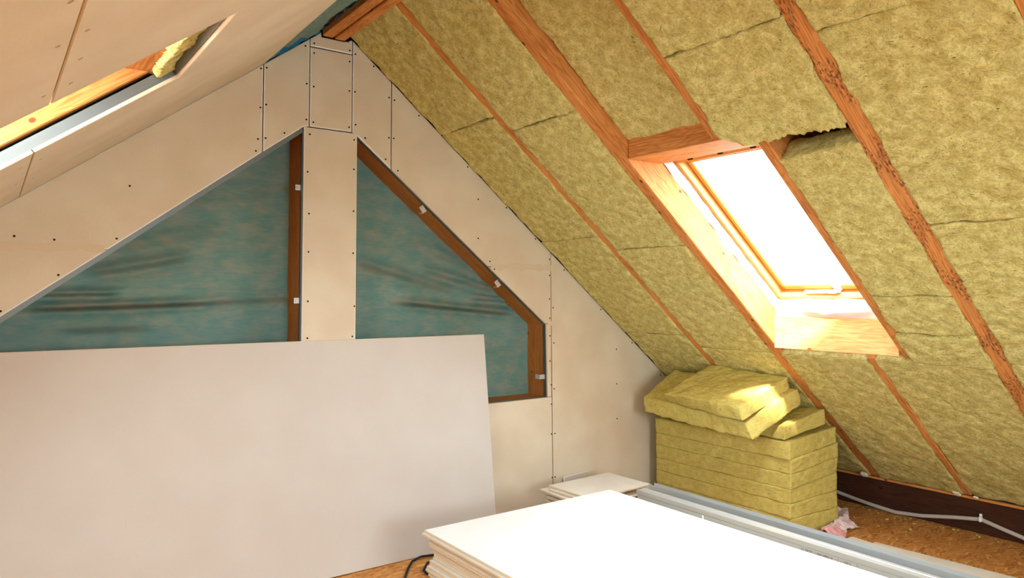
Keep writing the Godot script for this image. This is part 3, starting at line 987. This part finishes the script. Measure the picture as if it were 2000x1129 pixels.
func right_slope() -> void:
	rafter(0.572, 0.632, 0.06, 4.44, "thin orange rafter nearest the plasterboard gable wall")
	rafter(1.168, 1.241, 0.06, 4.44, "broad rafter running down along the left side of the skylight", 0.348)
	rafter(1.783, 1.840, 0.06, 1.34, "short rafter that ends above the skylight at the header beam")
	rafter(1.980, 2.032, 1.37, 2.968, "trimmer rafter along the right side of the skylight", 0.348)
	rafter(1.768, 1.815, 3.0, 4.44, "short rafter below the skylight reaching down to the wall plate")
	rafter(2.388, 2.474, 0.06, 4.44, "stained rafter right of the skylight running down to the right edge")
	rafter(3.046, 3.13, 0.06, 4.44, "rafter just showing in the top right corner")
	# header and sill of the skylight, both set plumb
	tag(beam("header_beam", Vector3(0.735, 0.17, 0.243), M.rafter_wood, self, ZF(Vector3(2.752, 2.258, 1.61))), "orange timber header across the top of the skylight opening", "beam")
	tag(beam("sill_board", Vector3(0.735, 0.19, 0.03), M.pale_wood, self, ZF(Vector3(3.851, 1.256, 1.61)), 0.002), "bright pale pine board under the skylight with a round knot", "board")
	# ridge: two planks side by side
	tag(beam("ridge_beam", Vector3(6.5, 0.2, 0.062), M.rafter_wood, self, ZF(Vector3(1.514, 3.033, 3.26))), "left plank of the double ridge beam beside the teal membrane", "beam", "ridge beam planks")
	tag(beam("ridge_beam", Vector3(6.5, 0.2, 0.062), M.rafter_wood, self, ZF(Vector3(1.586, 3.029, 3.26))), "right plank of the double ridge beam beside the wool", "beam", "ridge beam planks")
	# wool: bay by bay from the gable
	var g := "batt against the gable wall, "
	wool(0.07, 0.878, 0.009, 0.577, "topmost wool batt against the gable wall, under the ridge beam")
	wool(0.886, 1.88, 0.009, 0.577, "second wool batt from the ridge along the gable wall")
	wool(1.886, 2.88, 0.009, 0.577, "third wool batt from the ridge along the gable wall")
	wool(2.888, 4.44, 0.009, 0.577, "lowest wool batt along the gable wall, behind the wool stack")
	wool(0.07, 0.993, 0.627, 1.172, "topmost wool batt between the thin rafter and the broad rafter", {"map": func(p): return p + Vector3(0, 0.0, 0.02 * smoothstep(-0.24, -0.28, p.z) * smoothstep(-0.30, -0.36, p.x))})
	wool(1.0, 2.008, 0.627, 1.172, "second wool batt down between the thin rafter and the broad rafter")
	wool(2.015, 3.01, 0.627, 1.172, "third wool batt down, left of the bright skylight lining")
	wool(3.016, 4.44, 0.627, 1.172, "lowest wool batt between thin and broad rafters, behind the wool stack")
	wool(0.07, 1.335, 1.243, 1.770, "recessed wool batt above the skylight header, left of the short rafter", {"d": 0.082})
	wool(0.07, 0.869, 1.842, 2.394, "bulging wool batt at the top edge above the skylight, torn left corner", {"d": -0.02, "rough": 0.0065, "wob": 0.006})
	# the torn batt that hangs out over the header
	wool(0.871, 1.385, 1.850, 2.392, "sagging wool batt with a ragged lower edge over the skylight header", {"d": -0.022, "rough": 0.0065, "wob": 0.008, "round": 0.008, "map": func(p): return p + Vector3(-0.06 * smoothstep(-0.17, -0.28, p.z) * smoothstep(0.0, 0.25, p.x), -0.012 * smoothstep(0.1, 0.25, p.x), 0.0) + Vector3((lump.get_noise_1d(p.z * 34.0) * 0.010 + lump.get_noise_1d(p.z * 110.0) * 0.007) * smoothstep(0.19, 0.25, p.x), 0, 0)})
	wool(1.500, 2.455, 2.026, 2.394, "large wool batt right of the skylight under the dark gap", {"map": func(p): return p + Vector3(0.02 * smoothstep(0.18, -0.18, p.z) * smoothstep(-0.3, -0.49, p.x), 0, 0), "rough": 0.0065})
	wool(2.461, 2.748, 2.026, 2.396, "narrow wool strip right of the skylight's lower corner", {"rough": 0.0065})
	wool(2.754, 2.985, 2.022, 2.396, "lowest wool strip right of the skylight, curled lower edge", {"rough": 0.0065, "d": -0.02})
	var curl := func(p): return p + Vector3(-0.02 * smoothstep(-0.5, -0.72, p.x) * (1.0 - pow(absf(p.z) / 0.3, 2.0)), -0.012 * smoothstep(-0.5, -0.7, p.x), 0)
	wool(3.01, 4.44, 1.238, 1.772, "wool batt below the skylight sill board with a bulging top edge", {"map": curl})
	wool(3.0, 4.44, 1.812, 2.392, "broad wool batt at lower right between the short rafter and stained rafter", {"map": curl, "d": 0.004})
	wool(0.07, 0.972, 2.470, 3.050, "wool batt at the top edge right of the stained rafter", {"rough": 0.0065, "d": -0.012})
	wool(0.978, 1.985, 2.470, 3.050, "big wool batt at upper right between stained and corner rafters", {"rough": 0.0065})
	wool(1.992, 2.95, 2.470, 3.050, "wool batt at the right edge with a curved crack", {"rough": 0.0065})
	wool(2.956, 4.44, 2.470, 3.050, "lowest wool batt at the right edge above the wall plate", {"rough": 0.0065})


func skylight() -> void:
	var w := setting("window_3", RF(0, 0, 0))
	window_unit(w, Transform3D(), true)
	# white film between lining and frame
	var side := func(u: float, v: float) -> Vector3:
		var s := lerpf(1.54, 2.79, u)
		return Vector3(s, lerpf(0.172 + 0.004 * lump.get_noise_1d(s * 9.0), 0.245, v), 1.2425 + 0.012 * sin(v * PI) + 0.012 * v + 0.005 * lump.get_noise_2d(s * 8.0, v * 3.0))
	put("film_strip", grid_mesh(90, 10, side, M.white_film, Vector2(1, 1)), w)
	var low := func(u: float, v: float) -> Vector3:
		var z := lerpf(1.245, 1.978, u)
		var bow := sin(u * PI)
		var s := lerpf(2.755, 2.83, v) - 0.022 * sin(v * PI) * (0.5 + bow) + 0.006 * lump.get_noise_2d(z * 8.0, v * 4.0)
		return Vector3(s, lerpf(0.235, 0.128, v) - 0.03 * sin(v * PI) * bow, z)
	put("film_strip", grid_mesh(70, 16, low, M.white_film, Vector2(1, 1)), w)
	var top := func(u: float, v: float) -> Vector3:
		return Vector3(lerpf(1.553, 1.592, v), 0.168 + 0.05 * v, lerpf(1.245, 1.978, u))
	put("film_strip", grid_mesh(40, 4, top, M.lining_wood, Vector2(1, 1)), w)
	for k in 3:
		var st := newst()
		cbox(st, Vector3.ZERO, Vector3(0.012, 0.006, 0.03), 0.0)
		put("fixing_clip", done(st, M.screw), w, Transform3D(Basis(), Vector3(1.574, 0.195, 1.40 + 0.19 * k)))


const ORDINAL := ["first", "second", "third", "fourth", "fifth", "sixth", "seventh", "eighth", "ninth", "tenth", "eleventh", "twelfth", "thirteenth", "fourteenth", "fifteenth", "sixteenth", "seventeenth", "eighteenth", "nineteenth", "twentieth", "twenty-first", "twenty-second", "twenty-third", "twenty-fourth", "twenty-fifth", "twenty-sixth"]

# ---------------------------------------------------------------- things on the floor

func leaning_board() -> void:
	var W := 2.60
	var H := 1.24
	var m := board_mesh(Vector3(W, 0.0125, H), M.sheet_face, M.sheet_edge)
	# stands on its long edge and leans back on the gable: local x along the wall, local z down the board, local y to the room
	var lean := atan2(0.158, 1.23)
	var bas := Basis(Vector3.BACK, -0.0045) * Basis(Vector3.RIGHT, PI / 2 - lean)
	var o := put("plasterboard_sheet", m, self)
	var foot := Vector3(2.564, 0.0005, 0.166)               # the front right foot of the board
	o.transform = Transform3D(bas, foot - bas * Vector3(W / 2, 0.00625, H / 2))
	tag(o, "large pale plasterboard sheet leaning upright on the gable wall", "plasterboard")


func board_pile() -> void:
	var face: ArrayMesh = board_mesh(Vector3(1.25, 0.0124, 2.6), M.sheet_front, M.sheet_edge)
	var shift := [0.0, -0.012, 0.012, 0.028, 0.030, 0.024, 0.026, 0.045, 0.047, 0.048, 0.050, 0.046, 0.030, 0.028, 0.012, 0.010, 0.02, 0.018, 0.03, 0.03, 0.02, 0.015, 0.03, 0.02, 0.015, 0.02]
	var words := ["topmost white plasterboard sheet of the flat pile", "second plasterboard sheet from the top, its left edge sticking out", "third plasterboard sheet from the top of the flat pile", "fourth plasterboard sheet from the top, set back under the third", "fifth plasterboard sheet from the top of the flat pile", "sixth plasterboard sheet from the top, edge slightly proud", "seventh plasterboard sheet from the top of the flat pile", "eighth plasterboard sheet from the top, set back at the left"]
	for k in 26:
		var y := 0.3260 - 0.0125 * k - 0.0062
		var o := put("plasterboard_sheet", face, self, Transform3D(Basis(Vector3.UP, rng.randf_range(-0.0015, 0.0015)), Vector3(1.783 + 0.625 + shift[k], y, 0.655 + 1.3 + (0.0 if k == 0 else (-0.004 if k == 1 else rng.randf_range(0.0, 0.012))))))
		tag(o, words[k] if k < 8 else ORDINAL[k] + " plasterboard sheet from the top, low in the flat pile", "plasterboard", "plasterboard sheets in the flat pile")


func offcuts() -> void:
	var n := 22
	for k in n:
		var y := 0.2805 - 0.0127 * k - 0.0063
		var top := k == 0
		var size := Vector3(0.53, 0.0125, 0.375) if top else Vector3(rng.randf_range(0.46, 0.6), 0.0125, rng.randf_range(0.26, 0.36))
		var at := Vector3(3.18, y, 0.41)
		var turn := 0.035
		if k == 1:
			size = Vector3(0.34, 0.0125, 0.33); at = Vector3(3.06, y, 0.42); turn = 0.05
		elif k == 2:
			size = Vector3(0.62, 0.0125, 0.34); at = Vector3(3.17, y, 0.37); turn = -0.03
		elif k > 2:
			at += Vector3(rng.randf_range(-0.08, 0.03), 0, rng.randf_range(-0.05, 0.02))
			turn = rng.randf_range(-0.06, 0.06)
		var words = "large pale plasterboard offcut on top of the scrap pile" if top else ("small tan offcut just under the top offcut at the left" if k == 1 else ("long offcut under the top piece sticking out on both sides" if k == 2 else ORDINAL[k] + " offcut from the top, lower in the scrap pile by the gable"))
		var o := put("plasterboard_offcut", board_mesh(size, M.offcut_face, M.sheet_edge, 0.002), self, Transform3D(Basis(Vector3.UP, turn), at))
		tag(o, words, "offcut", "plasterboard offcuts stacked by the gable wall")
	var o := put("plasterboard_offcut", board_mesh(Vector3(0.22, 0.0125, 0.25), M.sheet_face, M.core, 0.002), self, Transform3D(Basis(Vector3.BACK, 0.05) * Basis(Vector3.RIGHT, PI / 2 - 0.08), Vector3(3.325, 0.125, 0.028)))
	tag(o, "narrow broken offcut standing behind the scrap pile against the wall", "offcut")
	for k in 2:
		var b := put("plasterboard_offcut", board_mesh(Vector3(0.22, 0.012, 1.6 if k == 0 else 1.3), M.offcut_face, M.core, 0.002), self, Transform3D(Basis(Vector3.UP, -0.112 if k == 0 else 0.083), Vector3(4.07, 0.0187, 2.24) if k == 0 else Vector3(4.264, 0.0062, 2.22)))
		tag(b, "pale strip offcut on the floor nearest the metal profiles" if k == 0 else "pale strip offcut on the floor nearest the strand board", "offcut", "strip offcuts lying on the floor")


func profiles() -> void:
	# web-up ceiling profiles nested in a stack, left; open tracks on the right
	var cd := PackedVector2Array([Vector2(-0.026, -0.024), Vector2(-0.032, -0.024), Vector2(-0.034, 0.0), Vector2(-0.012, 0.0), Vector2(-0.008, -0.0016), Vector2(0.008, -0.0016), Vector2(0.012, 0.0), Vector2(0.034, 0.0), Vector2(0.032, -0.024), Vector2(0.026, -0.024)])
	var uw := PackedVector2Array([Vector2(-0.0255, 0.04), Vector2(-0.025, 0.0), Vector2(0.025, 0.0), Vector2(0.0255, 0.04)])
	var cdm := profile_mesh(cd, 0.0012, 3.0, M.zinc)
	var uwm := profile_mesh(uw, -0.0012, 3.0, M.zinc)
	for k in 12:
		var o := put("ceiling_profile", cdm, self, Transform3D(Basis(Vector3.UP, -0.012 + 0.002 * (k % 3)), Vector3(3.200 + 0.002 * (k % 2), 0.3235 - 0.0262 * k, 0.745 + 0.006 * (k % 3))))
		tag(o, "uppermost galvanised ceiling profile beside the white board pile" if k == 0 else ("printed ceiling profile just under the uppermost one" if k == 1 else ORDINAL[k] + " galvanised ceiling profile from the top of the nested stack"), "metal profile", "galvanised ceiling profiles in a stack")
		if k == 1:
			var t := TextMesh.new()
			t.text = "LO 5819T . 063 0880 W - Z - (0812 . T"
			var f := SystemFont.new()
			f.font_names = PackedStringArray(["Droid Sans Mono"])
			t.font = f
			t.font_size = 14
			t.pixel_size = 0.0009
			t.depth = 0.0002
			t.material = M.print_ink
			put("printing", t, o, Transform3D(Basis(Vector3.UP, -PI / 2) * Basis(Vector3.RIGHT, -0.07), Vector3(-0.0347, -0.014, 1.22)))
	for k in 9:
		var o := put("track_profile", uwm, self, Transform3D(Basis(Vector3.UP, -0.012 - 0.001 * (k % 2)), Vector3(3.321 + 0.001 * (k % 3), 0.291 - 0.0355 * k, 0.72 + 0.004 * (k % 3))))
		tag(o, "uppermost open steel track along the wool stack" if k == 0 else ORDINAL[k] + " open steel track from the top, beside the wool stack", "metal profile", "open steel tracks in a bundle")
	var s := put("plaster_sliver", box_mesh(Vector3(0.006, 0.05, 0.01), M.core, 0.002), self, Transform3D(Basis(), Vector3(3.094, 0.295, 1.3)))
	tag(s, "tiny white plaster sliver standing between board pile and profiles", "sliver")


# trilinear place of a box point: c = eight corners, bottom then top, each left-back, right-back, right-front, left-front
func hexa(p: Vector3, size: Vector3, c: Array) -> Vector3:
	var u := p.x / size.x + 0.5
	var v := p.y / size.y + 0.5
	var w := p.z / size.z + 0.5
	var lo: Vector3 = (c[0] as Vector3).lerp(c[1], u).lerp((c[3] as Vector3).lerp(c[2], u), w)
	var hi: Vector3 = (c[4] as Vector3).lerp(c[5], u).lerp((c[7] as Vector3).lerp(c[6], u), w)
	return lo.lerp(hi, v)


func stack_batt(size: Vector3, c: Array, label: String, rough := 0.004) -> void:
	var mid := Vector3.ZERO
	for k in 4:
		mid += c[k] / 4.0
	var m := batt_mesh(size, 0.0095, M.wool_cut, {"rough": rough, "wob": 0.003, "round": 0.0025, "along_z": true, "map": func(p): return hexa(p, size, c) - mid})
	tag(put("wool_batt", m, self, Transform3D(Basis(), mid)), label, "insulation", "mineral wool batts stacked in the corner")


func wool_stack() -> void:
	var yl := [0.0, 0.107, 0.196, 0.283, 0.376, 0.462, 0.570]
	var yr := [0.0, 0.112, 0.222, 0.338, 0.432, 0.524, 0.626]
	var words := ["bottom wool batt of the stack, standing on the floor", "second wool batt from the floor in the stack", "third wool batt from the floor in the stack", "fourth wool batt from the floor in the stack", "fifth wool batt from the floor in the stack", "sixth wool batt from the floor, topmost of the neat stack"]
	for k in 6:
		var c := []
		var j := rng.randf_range(-0.006, 0.006)
		for y in [[yl[k], yr[k]], [yl[k + 1] - 0.0008, yr[k + 1] - 0.0008]]:
			c.append_array([Vector3(4.02 + j, y[0], 0.105), Vector3(4.46 + j, y[1], 0.11), Vector3(4.478 + j, y[1], 1.246 + j), Vector3(4.022 + j, y[0], 1.207 + j)])
		stack_batt(Vector3(0.46, 0.1, 1.1), c, words[k])
	stack_batt(Vector3(0.34, 0.09, 0.7), [Vector3(4.05, 0.585, 0.5), Vector3(4.36, 0.635, 0.5), Vector3(4.37, 0.655, 1.236), Vector3(4.03, 0.578, 1.17), Vector3(4.10, 0.655, 0.5), Vector3(4.34, 0.735, 0.5), Vector3(4.355, 0.748, 1.240), Vector3(4.035, 0.662, 1.17)], "short wool batt on the stack at the right, under the tilted batts")
	stack_batt(Vector3(0.42, 0.1, 1.0), [Vector3(3.83, 0.64, 0.17), Vector3(4.2, 0.82, 0.2), Vector3(4.19, 0.785, 1.18), Vector3(3.82, 0.592, 1.09), Vector3(3.845, 0.742, 0.155), Vector3(4.1, 0.925, 0.22), Vector3(4.12, 0.89, 1.21), Vector3(3.82, 0.69, 1.03)], "lower tilted wool batt overhanging the left side of the stack", 0.007)
	stack_batt(Vector3(0.37, 0.09, 0.62), [Vector3(3.84, 0.737, 0.39), Vector3(4.12, 0.91, 0.56), Vector3(4.13, 0.872, 1.14), Vector3(3.775, 0.7, 1.05), Vector3(3.745, 0.81, 0.44), Vector3(4.06, 1, 0.58), Vector3(4.085, 0.96, 1.16), Vector3(3.79, 0.78, 1.02)], "topmost tilted wool batt catching the skylight on its upper face", 0.006)


func eaves() -> void:
	tag(beam("wall_plate", Vector3(6.5, 0.2, 0.16), M.dark_wood, self, ZF(Vector3(5.10, 0.1005, 3.27)), 0.006), "dark brown timber wall plate along the foot of the roof", "beam")
	tag(beam("edge_batten", Vector3(6.5, 0.016, 0.03), M.rafter_wood, self, ZF(Vector3(5.034, 0.209, 3.27)), 0.002), "thin orange batten along the top of the dark wall plate", "batten")
	var t := thing("conduit", "pale grey flexible conduit lying along the dark wall plate", "conduit", Transform3D(Basis(), Vector3(5.0, 0, 1.2)))
	var o := Vector3(5.0, 0, 1.2)
	put("tube", tube_mesh(PackedVector3Array([Vector3(4.985, 0.12, 0.5) - o, Vector3(4.992, 0.085, 0.8) - o, Vector3(4.992, 0.057, 0.958) - o, Vector3(4.985, 0.031, 1.18) - o, Vector3(4.98, 0.019, 1.355) - o, Vector3(4.985, 0.035, 1.52) - o, Vector3(4.99, 0.071, 1.708) - o, Vector3(5.0, 0.095, 1.867) - o, Vector3(4.996, 0.066, 1.994) - o, Vector3(4.992, 0.044, 2.10) - o, Vector3(4.98, 0.018, 2.3) - o, Vector3(4.975, 0.016, 3.2) - o]), 0.0125, M.conduit, 12), t)
	var cs := newst()
	cbox(cs, Vector3(-0.004, 0.001, 0), Vector3(0.034, 0.034, 0.022), 0.008)
	cbox(cs, Vector3(0.002, 0.024, 0), Vector3(0.016, 0.02, 0.016), 0.004)
	put("clip", done(cs, M.white_plastic), t, Transform3D(Basis(), Vector3(0.0, 0.095, 0.667)))
	for q in [[1.14, "white foam lump at the foot of the broad rafter"], [1.735, "white foam lump left of the short rafter's foot"], [1.845, "small foam lump right of the short rafter's foot"]]:
		var size := Vector3(0.04, 0.028, 0.05) if q[0] < 1.8 else Vector3(0.025, 0.018, 0.03)
		tag(put("foam_lump", batt_mesh(size, 0.006, M.foam, {"round": 0.013, "rough": 0.0065, "wob": 0.004}), self, RF(4.425, q[0], -0.012)), q[1], "foam", "foam lumps at the rafter feet")


func small_things() -> void:
	# torn wrapper: a crumpled sheet, its left part folded over
	var ring := PackedVector2Array([Vector2(4.19, 1.40), Vector2(4.19, 1.29), Vector2(4.30, 1.235), Vector2(4.40, 1.26), Vector2(4.52, 1.20), Vector2(4.60, 1.13), Vector2(4.68, 1.12), Vector2(4.72, 1.17), Vector2(4.64, 1.22), Vector2(4.585, 1.255), Vector2(4.545, 1.31), Vector2(4.52, 1.375), Vector2(4.47, 1.36), Vector2(4.40, 1.345), Vector2(4.30, 1.40), Vector2(4.23, 1.43)])
	var t := thing("paper_wrapper", "torn pale pink wrapper crumpled on the floor beside the wool stack", "wrapper", Transform3D(Basis(), Vector3(4.4, 0, 1.28)))
	var fold := func(u: float, v: float) -> Vector3:
		var q := Vector2(lerpf(4.15, 4.75, u), lerpf(1.08, 1.46, v))
		var e := absf(lump.get_noise_2d(q.x * 9.0, q.y * 9.0)) * 0.022 + lump.get_noise_2d(q.x * 27.0, q.y * 27.0) * 0.005
		var y := 0.006 + e + 0.03 * exp(-pow((q.y - 1.27 + (q.x - 4.4) * 0.25) / 0.035, 2.0)) + 0.05 * smoothstep(1.20, 1.10, q.y)
		return Vector3(q.x - 4.4, maxf(0.003, y), q.y - 1.28)
	for side in 2:
		var keep := func(u: float, v: float) -> bool:
			var q := Vector2(lerpf(4.15, 4.75, u), lerpf(1.08, 1.46, v))
			return Geometry2D.is_point_in_polygon(q, ring) and (q.x + (q.y - 1.3) * 0.4 < 4.385 and q.y > 1.295) == (side == 1)
		put("flap" if side == 1 else "sheet", grid_mesh(120, 80, fold, M.pink_paper if side == 1 else M.pale_pink, Vector2(0.6, 0.4), keep), t)
	# black cord, two loops that come out from under the boards
	var c := thing("power_cord", "black cord looping on the floor beside the flat board pile", "cord", Transform3D(Basis(), Vector3(1.95, 0, 0.3)))
	var o := Vector3(1.95, 0, 0.3)
	put("cable", tube_mesh(PackedVector3Array([Vector3(2.2, 0.008, 0.23) - o, Vector3(2.08, 0.014, 0.208) - o, Vector3(2.02, 0.016, 0.197) - o, Vector3(1.951, 0.012, 0.221) - o, Vector3(1.887, 0.008, 0.295) - o, Vector3(1.838, 0.008, 0.365) - o, Vector3(1.80, 0.008, 0.42) - o, Vector3(1.77, 0.008, 0.55) - o]), 0.0065, M.cord, 8), c)
	put("cable", tube_mesh(PackedVector3Array([Vector3(2.14, 0.03, 0.31) - o, Vector3(2.035, 0.03, 0.31) - o, Vector3(1.985, 0.022, 0.325) - o, Vector3(1.938, 0.012, 0.375) - o, Vector3(1.935, 0.008, 0.42) - o, Vector3(1.98, 0.008, 0.5) - o, Vector3(2.1, 0.008, 0.55) - o]), 0.0065, M.cord, 8), c)
	# crumbs of wool on the floor
	var mm := MultiMesh.new()
	mm.transform_format = MultiMesh.TRANSFORM_3D
	mm.mesh = batt_mesh(Vector3(0.03, 0.014, 0.02), 0.005, M.wool_cut, {"round": 0.006, "rough": 0.008, "wob": 0.004})
	mm.instance_count = 40
	for k in 40:
		var p := Vector3(rng.randf_range(4.55, 5.0), 0.005, rng.randf_range(1.0, 2.6))
		if k > 14:
			p = Vector3(4.97 - absf(rng.randfn(0, 0.03)), 0.006, rng.randf_range(0.9, 2.5))
		mm.set_instance_transform(k, Transform3D(Basis(Vector3.UP, rng.randf() * TAU).scaled(Vector3.ONE * rng.randf_range(0.12, 0.6)), p))
	var mi := MultiMeshInstance3D.new()
	mi.name = "wool_crumbs"
	mi.multimesh = mm
	mi.set_meta("kind", "stuff")
	tag(mi, "loose crumbs of wool strewn on the floor by the wall plate", "debris")
	add_child(mi)
